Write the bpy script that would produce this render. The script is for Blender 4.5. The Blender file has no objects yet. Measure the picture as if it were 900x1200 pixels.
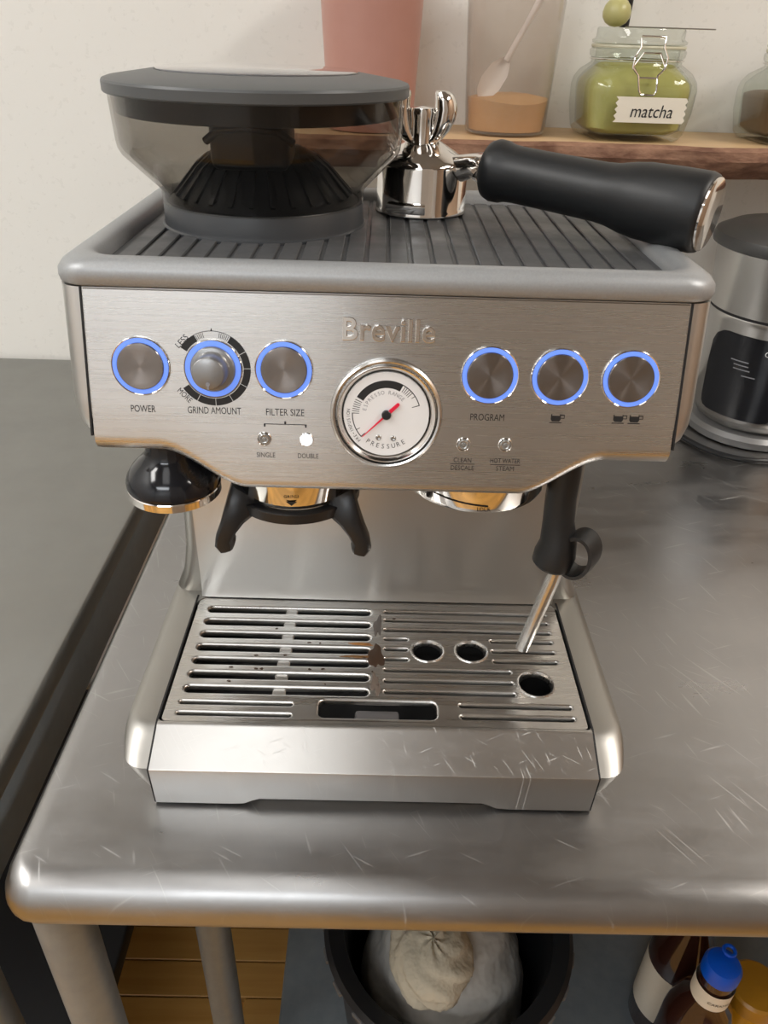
import bpy, bmesh, math, random
from mathutils import Vector, Matrix
random.seed(7)
scene = bpy.context.scene
COL = scene.collection
PI = math.pi

# ------------------------------------------------------------------ camera, light, exposure
cam_data = bpy.data.cameras.new('camera')
cam_data.sensor_fit = 'VERTICAL'; cam_data.sensor_height = 36.0
cam_data.lens = 36.0 * 900.0 / 1200.0
cam_data.clip_start = 0.01; cam_data.clip_end = 50
cam = bpy.data.objects.new('camera', cam_data); COL.objects.link(cam)
def set_camera(loc, pitch, yaw, roll):
    p, w, r = map(math.radians, (pitch, yaw, roll))
    f = Vector((math.sin(w)*math.cos(p), math.cos(w)*math.cos(p), -math.sin(p)))
    rt = Vector((math.cos(w), -math.sin(w), 0)); d = f.cross(rt)
    r2 = rt*math.cos(r) + d*math.sin(r); d2 = -rt*math.sin(r) + d*math.cos(r)
    m = Matrix((( r2.x, -d2.x, -f.x, loc[0]), (r2.y, -d2.y, -f.y, loc[1]), (r2.z, -d2.z, -f.z, loc[2]), (0,0,0,1)))
    cam.matrix_world = m
set_camera((-.0035, -.3215, .4333), 32.3162, .757, -1.8356)
scene.camera = cam
w = bpy.data.worlds.new('world'); scene.world = w; w.use_nodes = True
w.node_tree.nodes['Background'].inputs[0].default_value = (.9, .92, 1, 1)
w.node_tree.nodes['Background'].inputs[1].default_value = .15
vs = scene.view_settings
vs.view_transform = 'Standard'; vs.look = 'None'; vs.gamma = 1; vs.use_curve_mapping = False
vs.exposure = 0.36

CEIL = 1.75      # ceiling above the counter top (counter top is z = 0)
FLOOR = -.90
LAMPS = [((-.375, -.60, CEIL-.03), (.51, 1.5), 2.4, (.90, .96, 1)),  # added panel; its edges shape the bright half of the steel's reflections
         ((1.50, -.35, CEIL-.03), (.40, 1.0), 24, (1, .95, .885)),
         ((-.80, -2.05, CEIL-.03), (1.3, .5), 17, (.90, .95, 1)),  # added, unseen; brightens the front wall mirrored in the machine's panel
         ((-1.50, -.45, CEIL-.03), (.40, 1.2), 21, (1, .98, .95))]  # added, unseen; lights the back wall without showing in the table's rolled edge
scene.cycles.transparent_max_bounces = 32
def area_light(loc, size, power, col):
    l = bpy.data.lights.new('ceiling_lamp_light', 'AREA'); l.shape = 'RECTANGLE'
    l.size, l.size_y = size; l.energy = power; l.color = col
    o = bpy.data.objects.new('ceiling_lamp_light', l); COL.objects.link(o); o.location = loc
    return o
for a in LAMPS: area_light((a[0][0], a[0][1], a[0][2]-.03), a[1], a[2], a[3])

# ------------------------------------------------------------------ helpers
def mesh_obj(name, verts, faces, mat=None, parent=None, smooth=True, angle=35, loc=None, matrix=None):
    me = bpy.data.meshes.new(name); me.from_pydata([tuple(v) for v in verts], [], faces); me.update()
    return obj_from(name, me, mat, parent, smooth, angle, loc, matrix)
def obj_from(name, me, mat=None, parent=None, smooth=True, angle=35, loc=None, matrix=None):
    bm = bmesh.new(); bm.from_mesh(me); bmesh.ops.recalc_face_normals(bm, faces=bm.faces); bm.to_mesh(me); bm.free()
    if smooth:
        for p in me.polygons: p.use_smooth = True
        me.set_sharp_from_angle(angle=math.radians(angle))
    if mat: me.materials.append(mat)
    o = bpy.data.objects.new(name, me); COL.objects.link(o)
    if matrix is not None: o.matrix_world = matrix
    if loc is not None: o.location = loc
    if parent is not None: attach(o, parent)
    return o
WORLD = {}
def wm(o):
    m = o.matrix_basis.copy()
    if o.parent: m = wm(o.parent) @ m
    return m
def attach(o, parent):
    m = o.matrix_basis.copy()
    o.parent = parent
    o.matrix_basis = wm(parent).inverted() @ m
def tag(o, label, cat, group=None, kind=None):
    o['label'] = label; o['category'] = cat
    if group: o['group'] = group
    if kind: o['kind'] = kind
    return o
def thing(name, label, cat, loc=(0,0,0), group=None, rz=0):
    o = bpy.data.objects.new(name, None); COL.objects.link(o); o.empty_display_size = .02
    o.location = loc; o.rotation_euler = (0,0,rz)
    return tag(o, label, cat, group)
def struct(o): o['kind'] = 'structure'; return o
def copy_tree(o, parent=None):
    c = o.copy(); COL.objects.link(c); c.parent = parent
    for ch in list(o.children): copy_tree(ch, c)
    return c
def loft(loops, closed=True, cap0=True, cap1=True):
    n = len(loops[0]); V = [p for l in loops for p in l]; F = []
    for i in range(len(loops)-1):
        for j in range(n if closed else n-1):
            k = (j+1) % n
            F.append((i*n+j, i*n+k, (i+1)*n+k, (i+1)*n+j))
    if cap0: F.append(tuple(range(n))[::-1])
    if cap1: F.append(tuple((len(loops)-1)*n + j for j in range(n)))
    return V, F
def lathe(prof, n=48, c=(0,0,0), cap0=False, cap1=False, axis=None):
    loops = []
    for r, z in prof:
        loops.append([Vector((r*math.cos(2*PI*j/n), r*math.sin(2*PI*j/n), z)) for j in range(n)])
    V, F = loft(loops, True, cap0, cap1)
    if axis is not None:
        q = Vector((0,0,1)).rotation_difference(Vector(axis).normalized()).to_matrix()
        V = [q @ v for v in V]
    c = Vector(c)
    return [v + c for v in V], F
def tube(pts, rad, n=12, cap=True):
    pts = [Vector(p) for p in pts]
    if not isinstance(rad, (list, tuple)): rad = [rad]*len(pts)
    loops = []; up = None
    for i, p in enumerate(pts):
        t = (pts[min(i+1, len(pts)-1)] - pts[max(i-1, 0)]).normalized()
        if up is None:
            up = Vector((0,0,1)) if abs(t.z) < .9 else Vector((0,1,0))
        a = t.cross(up)
        if a.length < 1e-4: a = t.cross(Vector((1,0,0)))
        a.normalize(); b = a.cross(t).normalized(); up = b
        loops.append([p + (a*math.cos(2*PI*j/n) + b*math.sin(2*PI*j/n))*rad[i] for j in range(n)])
    return loft(loops, True, cap, cap)
def bez(p0, p1, p2, n=8):
    p0, p1, p2 = Vector(p0), Vector(p1), Vector(p2)
    return [p0*(1-t)**2 + p1*2*t*(1-t) + p2*t*t for t in [i/n for i in range(n+1)]]
def rrect(x0, x1, y0, y1, cr, z, seg=6, cb=None):
    """rounded rectangle loop in plan; cr = corner radius at front (y0), cb at back"""
    cb = cr if cb is None else cb
    P = []
    for (cx, cy, r, a0) in ((x1-cr, y0+cr, cr, -90), (x1-cb, y1-cb, cb, 0), (x0+cb, y1-cb, cb, 90), (x0+cr, y0+cr, cr, 180)):
        for k in range(seg+1):
            a = math.radians(a0 + 90*k/seg); P.append(Vector((cx + r*math.cos(a), cy + r*math.sin(a), z)))
    return P
def merge(*vf):
    V, F = [], []
    for v, f in vf:
        b = len(V); V += list(v); F += [tuple(i+b for i in q) for q in f]
    return V, F
def box(x0, x1, y0, y1, z0, z1):
    V = [Vector(p) for p in ((x0,y0,z0),(x1,y0,z0),(x1,y1,z0),(x0,y1,z0),(x0,y0,z1),(x1,y0,z1),(x1,y1,z1),(x0,y1,z1))]
    return V, [(0,3,2,1),(4,5,6,7),(0,1,5,4),(1,2,6,5),(2,3,7,6),(3,0,4,7)]
def bevel_box(x0, x1, y0, y1, z0, z1, r, seg=3):
    bm = bmesh.new(); V, F = box(x0,x1,y0,y1,z0,z1)
    vs_ = [bm.verts.new(v) for v in V]; [bm.faces.new([vs_[i] for i in f]) for f in F]
    bmesh.ops.bevel(bm, geom=bm.edges[:], offset=r, segments=seg, affect='EDGES', profile=.5)
    bm.verts.index_update()
    V = [v.co.copy() for v in bm.verts]; F = [tuple(v.index for v in f.verts) for f in bm.faces]; bm.free()
    return V, F
def prism(outline, z0, z1):
    return loft([[Vector((x, y, z0)) for x, y in outline], [Vector((x, y, z1)) for x, y in outline]])
def xf(vf, m): return [m @ Vector(v) for v in vf[0]], vf[1]
FONT_CACHE = {}
def text_geo(s, width=None, height=None, extrude=.0, bevel=0, spacing=1.0, shear=0, offset=0):
    """text mesh centred on the origin in xy, scaled to width and height"""
    cu = bpy.data.curves.new('t', 'FONT'); cu.body = s; cu.size = 1; cu.space_character = spacing; cu.shear = shear
    cu.align_x = 'LEFT'; cu.offset = offset; cu.extrude = extrude; cu.bevel_depth = bevel; cu.bevel_resolution = 1; cu.resolution_u = 3
    o = bpy.data.objects.new('t', cu); COL.objects.link(o)
    dg = bpy.context.evaluated_depsgraph_get(); me = bpy.data.meshes.new_from_object(o.evaluated_get(dg))
    V = [v.co.copy() for v in me.vertices]; F = [tuple(p.vertices) for p in me.polygons]
    bpy.data.objects.remove(o); bpy.data.curves.remove(cu); bpy.data.meshes.remove(me)
    xs = [v.x for v in V]; ys = [v.y for v in V]
    cx, cy = (min(xs)+max(xs))/2, (min(ys)+max(ys))/2; W, H = max(xs)-min(xs), max(ys)-min(ys)
    sy = (height/H) if height else width/W
    sx = (width/W) if width else sy
    return [Vector(((v.x-cx)*sx, (v.y-cy)*sy, v.z)) for v in V], F

# ------------------------------------------------------------------ materials
def mat(name, col, rough=.5, metal=0, aniso=0, tangent=None, radial=None, bump=None, noise=None, coat=0, spec=None, emit=None, rvar=None, sss=None, rings=None):
    """noise=(scale vector, amount, colour2) varies colour; rvar=(scale, amount) varies roughness; bump=(scale vec, strength, distance)"""
    m = bpy.data.materials.new(name); m.use_nodes = True; nt = m.node_tree; b = nt.nodes['Principled BSDF']
    b.inputs['Base Color'].default_value = (*col, 1); b.inputs['Roughness'].default_value = rough; b.inputs['Metallic'].default_value = metal
    if spec is not None: b.inputs['Specular IOR Level'].default_value = spec
    if coat: b.inputs['Coat Weight'].default_value = coat; b.inputs['Coat Roughness'].default_value = .05
    if emit: b.inputs['Emission Color'].default_value = (*emit[0], 1); b.inputs['Emission Strength'].default_value = emit[1]
    if aniso:
        b.inputs['Anisotropic'].default_value = aniso
        if tangent:
            c = nt.nodes.new('ShaderNodeCombineXYZ')
            for i in range(3): c.inputs[i].default_value = tangent[i]
            nt.links.new(c.outputs[0], b.inputs['Tangent'])
        if radial:
            t = nt.nodes.new('ShaderNodeTangent'); t.direction_type = 'RADIAL'; t.axis = radial
            nt.links.new(t.outputs[0], b.inputs['Tangent']); b.inputs['Anisotropic Rotation'].default_value = .25
    def noise_node(scale, detail=4, rough_=.6):
        tc = nt.nodes.new('ShaderNodeTexCoord'); mp = nt.nodes.new('ShaderNodeMapping'); n = nt.nodes.new('ShaderNodeTexNoise')
        s = scale if isinstance(scale, (tuple, list)) else (scale,)*3
        mp.inputs['Scale'].default_value = s; n.inputs['Scale'].default_value = 1; n.inputs['Detail'].default_value = detail; n.inputs['Roughness'].default_value = rough_
        nt.links.new(tc.outputs['Object'], mp.inputs[0]); nt.links.new(mp.outputs[0], n.inputs[0]); return n
    if noise:
        n = noise_node(noise[0]); r = nt.nodes.new('ShaderNodeMapRange'); r.inputs[1].default_value = .35; r.inputs[2].default_value = .68; r.inputs[4].default_value = noise[1]
        mx = nt.nodes.new('ShaderNodeMix'); mx.data_type = 'RGBA'
        nt.links.new(n.outputs[0], r.inputs[0]); nt.links.new(r.outputs[0], mx.inputs[0])
        mx.inputs[6].default_value = (*col, 1); mx.inputs[7].default_value = (*noise[2], 1)
        nt.links.new(mx.outputs[2], b.inputs['Base Color'])
    if rvar:
        n = noise_node(rvar[0]); r = nt.nodes.new('ShaderNodeMapRange'); r.inputs[1].default_value = .3; r.inputs[2].default_value = .7
        r.inputs[3].default_value = rough - rvar[1]; r.inputs[4].default_value = rough + rvar[1]
        nt.links.new(n.outputs[0], r.inputs[0]); nt.links.new(r.outputs[0], b.inputs['Roughness'])
    if bump:
        n = noise_node(bump[0], 3); bp = nt.nodes.new('ShaderNodeBump'); bp.inputs['Strength'].default_value = bump[1]; bp.inputs['Distance'].default_value = bump[2]
        nt.links.new(n.outputs[0], bp.inputs['Height']); nt.links.new(bp.outputs[0], b.inputs['Normal'])
    return m
def clear_mat(name, tint, rough=.03, ior=1.45, haze=0, haze_col=(1,1,1)):
    """thin clear plastic or glass: tinted see-through with a Fresnel gloss, optional milky share"""
    m = bpy.data.materials.new(name); m.use_nodes = True; nt = m.node_tree; nt.nodes.clear()
    out = nt.nodes.new('ShaderNodeOutputMaterial'); tr = nt.nodes.new('ShaderNodeBsdfTransparent'); gl = nt.nodes.new('ShaderNodeBsdfGlossy')
    lw = nt.nodes.new('ShaderNodeLayerWeight'); lw.inputs[0].default_value = .5; mx = nt.nodes.new('ShaderNodeMixShader')
    pw = nt.nodes.new('ShaderNodeMath'); pw.operation = 'POWER'; pw.inputs[1].default_value = 4.0
    fr = nt.nodes.new('ShaderNodeMapRange'); f0 = ((ior-1)/(ior+1))**2; fr.inputs[3].default_value = f0; fr.inputs[4].default_value = .85
    nt.links.new(lw.outputs['Facing'], pw.inputs[0]); nt.links.new(pw.outputs[0], fr.inputs[0])
    tr.inputs[0].default_value = (*tint, 1); gl.inputs['Roughness'].default_value = rough
    nt.links.new(fr.outputs[0], mx.inputs[0]); nt.links.new(gl.outputs[0], mx.inputs[2])
    if haze:
        df = nt.nodes.new('ShaderNodeBsdfDiffuse'); df.inputs[0].default_value = (*haze_col, 1); tl = nt.nodes.new('ShaderNodeBsdfTranslucent'); tl.inputs[0].default_value = (*haze_col, 1)
        a = nt.nodes.new('ShaderNodeMixShader'); a.inputs[0].default_value = .5; nt.links.new(df.outputs[0], a.inputs[1]); nt.links.new(tl.outputs[0], a.inputs[2])
        h = nt.nodes.new('ShaderNodeMixShader'); h.inputs[0].default_value = haze; nt.links.new(tr.outputs[0], h.inputs[1]); nt.links.new(a.outputs[0], h.inputs[2])
        nt.links.new(h.outputs[0], mx.inputs[1])
    else: nt.links.new(tr.outputs[0], mx.inputs[1])
    nt.links.new(mx.outputs[0], out.inputs[0]); return m
M = {}
M['panel'] = mat('brushed_steel_panel', (.62,.618,.61), .28, 1, aniso=.9, tangent=(0,.19,.98), rvar=((6,300,900), .03), bump=((8,500,2200), .035, .0003))
M['steel_v'] = mat('brushed_steel_upright', (.60,.59,.565), .30, 1, aniso=.7, tangent=(0,0,1), rvar=((10,60,200), .015))
M['steel_h'] = mat('brushed_steel_flat', (.60,.585,.56), .30, 1, aniso=.6, tangent=(0,1,0), rvar=((10,600,300), .07))
M['steel'] = mat('satin_steel', (.62,.61,.59), .25, 1, rvar=((8,8,8), .02))
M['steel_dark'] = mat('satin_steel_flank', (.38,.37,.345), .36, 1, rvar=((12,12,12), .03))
M['chrome'] = mat('polished_chrome', (.78,.755,.72), .07, 1, rvar=((60,60,60), .03))
M['cap'] = mat('turned_steel_cap', (.28,.255,.24), .25, 1, aniso=.92, radial='Z')
M['grey_paint'] = mat('grey_metallic_paint', (.33,.34,.345), .42, .35, noise=((900,900,900), .5, (.40,.41,.42)))
M['deck'] = mat('dark_grey_deck', (.085,.087,.09), .48, .2, noise=((35,20,35), .6, (.12,.12,.12)), rvar=((30,30,30), .15))
M['lid_grey'] = mat('grey_plastic_lid', (.075,.08,.082), .42)
M['base_grey'] = mat('grey_plastic_ring', (.045,.048,.052), .4)
M['black'] = mat('black_plastic', (.012,.013,.015), .35)
M['black_gloss'] = mat('gloss_black_plastic', (.008,.009,.012), .12)
M['rubber'] = mat('black_rubber', (.009,.010,.011), .44, bump=((900,900,900), .1, .0003))
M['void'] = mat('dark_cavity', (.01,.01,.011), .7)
M['smoke'] = clear_mat('smoked_plastic', (.745,.73,.705), .04, 1.4)
M['glass'] = clear_mat('clear_glass', (.93,.95,.93), .02, 1.45)
M['frost'] = clear_mat('milky_plastic', (.93,.91,.89), .12, 1.3, .12, (.80,.76,.72))
M['blue_led'] = mat('blue_light_ring', (.10,.18,.5), .4, emit=((.13,.255,.82), .68))
M['white_led'] = mat('white_indicator', (.9,.95,1), .3, emit=((.75,.88,1), .85))
M['led_off'] = mat('unlit_indicator', (.35,.35,.34), .15, .6)
M['ink'] = mat('black_print', (.012,.012,.013), .5)
M['ink_grey'] = mat('grey_print', (.25,.25,.27), .5)
M['white'] = mat('white_dial', (.80,.80,.80), .4)
M['red'] = mat('red_needle', (.75,.01,.05), .4)
M['table'] = mat('worn_steel_table', (.35,.345,.34), .33, 1, aniso=.55, tangent=(0,1,0), rvar=((9,30,9), .07), noise=((14,5,5), .5, (.30,.293,.285)), bump=((60,700,60), .03, .0004))
M['table_left'] = mat('dull_steel_table', (.34,.34,.322), .45, 1, aniso=.4, tangent=(0,1,0), rvar=((12,12,12), .08), noise=((9,9,9), .5, (.30,.297,.28)))
M['galv'] = mat('galvanised_steel', (.25,.285,.31), .45, .45, noise=((60,60,60), .6, (.20,.23,.255)))
M['wall'] = mat('white_wall_panel', (.80,.785,.74), .35, bump=((220,220,220), .05, .001), rvar=((120,120,120), .12))
M['room'] = mat('room_paint', (.72,.73,.735), .7)
M['room_side'] = mat('tan_room_paint', (.36,.25,.17), .7)
M['door'] = mat('dark_door', (.40,.36,.325), .5)
M['ceiling'] = mat('ceiling_paint', (.30,.29,.28), .8)
M['wood_top'] = mat('pale_shelf_wood', (.66,.46,.26), .5, noise=((4,60,60), .7, (.58,.38,.19)))
M['bark'] = mat('bark_edge', (.16,.075,.045), .8, noise=((30,60,90), 1, (.34,.19,.12)), bump=((40,60,90), .8, .004))
M['pink'] = mat('pink_ceramic', (.50,.26,.21), .35, noise=((30,30,30), .4, (.46,.23,.18)))
M['matcha'] = mat('matcha_powder', (.50,.45,.15), .9, noise=((60,60,60), .5, (.55,.50,.20)))
M['sugar'] = mat('tan_powder', (.62,.36,.14), .9, noise=((200,200,200), .5, (.55,.31,.11)))
M['cocoa'] = mat('brown_powder', (.16,.09,.05), .9)
M['paper'] = mat('cream_label', (.80,.74,.62), .7)
M['bulb'] = mat('lamp_diffuser', (.9,.9,.9), .6, emit=((1,.97,.93), .4))
M['frame'] = mat('lamp_frame', (.75,.75,.73), .5)
M['blue_cap'] = mat('blue_plastic', (.0,.09,.62), .35)
M['syrup'] = mat('dark_syrup', (.035,.012,.008), .1, coat=.5)
M['amber'] = mat('amber_honey', (.50,.23,.01), .12, coat=.4)
M['bag'] = mat('white_plastic_bag', (.55,.53,.49), .4, bump=((18,18,18), .5, .02))
M['cloth'] = mat('cream_cloth', (.58,.52,.40), .8, bump=((40,40,40), .5, .01))
M['coffee'] = mat('coffee_stain', (.045,.022,.01), .55)
def floor_wood():
    m = mat('oak_strip', (.72,.40,.11), .38, noise=((3,60,20), .8, (.58,.29,.065)))
    nt = m.node_tree; b = nt.nodes['Principled BSDF']; oi = nt.nodes.new('ShaderNodeObjectInfo'); hs = nt.nodes.new('ShaderNodeHueSaturation')
    mr = nt.nodes.new('ShaderNodeMapRange'); mr.inputs[3].default_value = .7; mr.inputs[4].default_value = 1.25
    src = b.inputs['Base Color'].links[0].from_socket
    nt.links.new(oi.outputs['Random'], mr.inputs[0]); nt.links.new(mr.outputs[0], hs.inputs['Value']); nt.links.new(src, hs.inputs['Color']); nt.links.new(hs.outputs[0], b.inputs['Base Color'])
    return m
M['oak'] = floor_wood()
def add_scratches(m, scale=90, amount=.25):
    """fine pale scratches: thresholded stretched noise raises roughness and lightens the metal"""
    nt = m.node_tree; b = nt.nodes['Principled BSDF']
    tc = nt.nodes.new('ShaderNodeTexCoord'); acc = None
    for rot, s in ((.5, (scale*.12, scale*2.2, 1)), (-.35, (scale*.10, scale*2, 1)), (1.25, (scale*.12, scale*1.7, 1)), (.95, (scale*.07, scale*2.6, 1))):
        mp = nt.nodes.new('ShaderNodeMapping'); mp.inputs['Rotation'].default_value = (0,0,rot); mp2 = nt.nodes.new('ShaderNodeMapping'); mp2.inputs['Scale'].default_value = s
        n = nt.nodes.new('ShaderNodeTexNoise'); n.inputs['Scale'].default_value = 1; n.inputs['Detail'].default_value = 1
        r = nt.nodes.new('ShaderNodeMapRange'); r.inputs[1].default_value = .70; r.inputs[2].default_value = .76
        nt.links.new(tc.outputs['Object'], mp.inputs[0]); nt.links.new(mp.outputs[0], mp2.inputs[0]); nt.links.new(mp2.outputs[0], n.inputs[0]); nt.links.new(n.outputs[0], r.inputs[0])
        if acc is None: acc = r.outputs[0]
        else:
            a = nt.nodes.new('ShaderNodeMath'); a.operation = 'MAXIMUM'; nt.links.new(acc, a.inputs[0]); nt.links.new(r.outputs[0], a.inputs[1]); acc = a.outputs[0]
    mu = nt.nodes.new('ShaderNodeMath'); mu.operation = 'MULTIPLY'; mu.inputs[1].default_value = amount; nt.links.new(acc, mu.inputs[0])
    src = b.inputs['Roughness'].links[0].from_socket
    ad = nt.nodes.new('ShaderNodeMath'); ad.operation = 'ADD'; nt.links.new(src, ad.inputs[0]); nt.links.new(mu.outputs[0], ad.inputs[1]); nt.links.new(ad.outputs[0], b.inputs['Roughness'])
    mx = nt.nodes.new('ShaderNodeMix'); mx.data_type = 'RGBA'; nt.links.new(mu.outputs[0], mx.inputs[0])
    if b.inputs['Base Color'].links: nt.links.new(b.inputs['Base Color'].links[0].from_socket, mx.inputs[6])
    else: mx.inputs[6].default_value = b.inputs['Base Color'].default_value
    mx.inputs[7].default_value = (.85,.84,.82,1); nt.links.new(mx.outputs[2], b.inputs['Base Color'])
M['tray_front'] = mat('scratched_tray_steel', (.60,.59,.57), .30, 1, aniso=.5, tangent=(0,.7,.7), rvar=((20,40,40), .025))
add_scratches(M['tray_front'], 420, .30)
add_scratches(M['table'], 170, .16)

# ------------------------------------------------------------------ room shell
WY = .772
XL, XR, YF = -1.9, 2.0, -2.6
def slab(name, v, m): return struct(mesh_obj(name, *box(*v), m, smooth=False))
slab('wall_back', (XL-.1, XR+.1, WY, WY+.1, FLOOR, CEIL), M['wall'])
slab('wall_left', (XL-.1, XL, YF, WY, FLOOR, CEIL), M['room'])
slab('wall_right', (XR, XR+.1, YF, WY, FLOOR, CEIL), M['room_side'])
slab('wall_front', (XL-.1, XR+.1, YF-.1, YF, FLOOR, CEIL), M['room'])
slab('ceiling', (XL-.1, XR+.1, YF-.1, WY+.1, CEIL, CEIL+.08), M['ceiling'])
floor = slab('floor', (XL-.1, XR+.1, YF-.1, WY+.1, FLOOR-.08, FLOOR-.018), M['oak'])
pl_v, pl_f = bevel_box(-.595, .595, -.0275, .0275, -.018, 0, .0012, 1)
pl_me = None
row = 0; y = YF+.0285
while y < WY-.02:
    off = (row*.37) % 1.2
    x = XL + .6 - 1.2 + off
    while x < XR + .6:
        if x-.6 > XL-.5 and x+.6 < XR+.5 and y > -1.6:
            if pl_me is None:
                o = mesh_obj('plank', pl_v, pl_f, M['oak'], floor, smooth=False, loc=(x, y, FLOOR)); pl_me = o.data
            else:
                o = bpy.data.objects.new('plank', pl_me); COL.objects.link(o); o.location = (x, y, FLOOR); attach(o, floor)
        x += 1.2
    row += 1; y += .057
for i, a in enumerate(LAMPS):
    t = thing('ceiling_light', ['recessed ceiling light panel above the espresso machine, beyond the frame', 'warm ceiling light panel above the steel kettle side, beyond the frame', 'cool ceiling light panel behind the camera, beyond the frame', 'ceiling light panel over the far end of the left table, beyond the frame'][i], 'ceiling light', (a[0][0], a[0][1], CEIL), 'ceiling light panels')
    sx, sy = a[1][0]/2, a[1][1]/2
    x, y, z = a[0]
    parts = [box(x-sx-.03, x-sx, y-sy-.03, y+sy+.03, z-.01, CEIL), box(x+sx, x+sx+.03, y-sy-.03, y+sy+.03, z-.01, CEIL), box(x-sx, x+sx, y-sy-.03, y-sy, z-.01, CEIL), box(x-sx, x+sx, y+sy, y+sy+.03, z-.01, CEIL)]
    mesh_obj('frame', *merge(*parts), M['frame'], t, smooth=False)
    mesh_obj('diffuser', *box(x-sx, x+sx, y-sy, y+sy, z, CEIL-.005), M['bulb'], t, smooth=False)

# added unseen block behind the camera; makes the dark half of the steel's reflections
CB = thing('tall_cabinet', 'tall dark brown cabinet across the aisle behind the camera, beyond the frame', 'cabinet', (.32, -1.45, FLOOR))
mesh_obj('carcass', *bevel_box(-.046, .70, -1.75, -1.172, FLOOR, 1.25, .004, 1), M['door'], CB)
for s_ in (0, 1):
    x0_ = -.044 + s_*.372
    d_ = mesh_obj('cabinet_door', *bevel_box(x0_, x0_+.370, -1.172, -1.15, FLOOR+.08, 1.24, .003, 1), M['door'], CB)
    hx = x0_ + (.335 if s_ == 0 else .035)
    mesh_obj('handle', *tube([(hx, -1.15, .0), (hx, -1.125, .01), (hx, -1.125, .19), (hx, -1.15, .20)], .005, 10), M['steel'], d_)

# ------------------------------------------------------------------ work tables
def table_top(x0, x1, y0, y1, R, rs):
    """R = roll radius at the front, rs at the sides"""
    L = []
    n = 10
    for k in range(n+1):
        a = PI*k/n*.86
        off = math.sin(a); dz = -(1-math.cos(a))
        i_f = R*(1-off); i_s = rs*(1-off)
        cr = max(.006, .022-.5*i_f)
        L.append((x0+i_s, x1-i_s, y0+i_f, y1, cr, dz*R))
    loops = [rrect(a,b,c,d,cr,z,5,.002) for a,b,c,d,cr,z in L]
    return loft(loops)
t = thing('work_table', 'worn stainless steel work table with rolled front edge under the espresso machine', 'table', (.4, .35, FLOOR))
mesh_obj('table_top', *table_top(-.2245, 1.35, -.0655, .765, .021, .010), M['table'], t)
mesh_obj('apron', *box(-.205, 1.33, -.03, .75, -.05, -.041), M['galv'], t, smooth=False)
leg_prof = [(.0, 0), (.018, 0), (.021, .006), (.021, .02), (.018, .022), (.018, .855)]
for x, y in ((-.203, -.036), (-.166, .135), (1.28, .0), (1.28, .70)):
    mesh_obj('leg', *lathe([(r if r else .0001, z) for r, z in leg_prof], 24, (x, y, FLOOR)), M['galv'], t)
mesh_obj('lower_shelf', *bevel_box(-.112, 1.32, .0, .74, -.69, -.655, .004), M['galv'], t, smooth=True)
t = thing('work_table', 'dull grey steel work table to the left, separated by a narrow gap', 'table', (-.9, .35, FLOOR))
mesh_obj('table_top', *table_top(-1.75, -.2545, -.066, .765, .012, .003), M['table_left'], t)
mesh_obj('apron', *box(-1.74, -.258, -.05, .75, -.075, -.021), M['galv'], t, smooth=False)
for x, y in ((-.30, .70), (-1.7, .70), (-.30, -.02), (-1.7, -.02)):
    mesh_obj('leg', *lathe([(r if r else .0001, z) for r, z in leg_prof[:-1]+[(.019, .83)]], 24, (x, y, FLOOR)), M['galv'], t)
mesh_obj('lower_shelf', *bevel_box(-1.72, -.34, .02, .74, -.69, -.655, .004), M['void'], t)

# ------------------------------------------------------------------ espresso machine
EM = thing('espresso_machine', 'brushed stainless espresso machine with round pressure gauge and blue-lit buttons', 'espresso machine', (0, .14, 0))
TILT = math.radians(11)
PU, PV, PN = Vector((1,0,0)), Vector((0, math.sin(TILT), math.cos(TILT))), Vector((0, -math.cos(TILT), math.sin(TILT)))
P0 = Vector((0, .062, .3193))
def P(u, v, w_=0): return P0 + PU*(u*.001) + PV*(v*.001) + PN*(w_*.001)
def PM(u, v, w_=0, rot=0):
    p = P(u, v, w_)
    m = Matrix(((PU.x,PV.x,PN.x,p.x),(PU.y,PV.y,PN.y,p.y),(PU.z,PV.z,PN.z,p.z),(0,0,0,1)))
    return m @ Matrix.Rotation(rot, 4, 'Z')
# base with the flanking rails
def base_loop(hw, yf, yb, cr, z): return rrect(-hw, hw, yf, yb, cr, z, 8, .012)
B = [(.1430,.006,.285,.006,.003),(.1470,.003,.286,.008,.010),(.1530,.000,.288,.011,.022),(.1585,-.0015,.29,.014,.033),(.1602,-.0020,.29,.015,.0370),
     (.1622,.0050,.29,.017,.0402),(.1630,.0120,.29,.018,.0430),(.1625,.0175,.29,.018,.0458),(.1600,.0220,.29,.016,.0478),(.1560,.0255,.287,.013,.0488),
     (.1450,.0262,.285,.006,.0490)]
loops = [base_loop(*b) for b in B] + [base_loop(.1415,.0262,.156,.004,.0488), base_loop(.1415,.0262,.156,.004,.012)]
mesh_obj('base', *loft(loops), M['steel_dark'], EM, angle=30)
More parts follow.
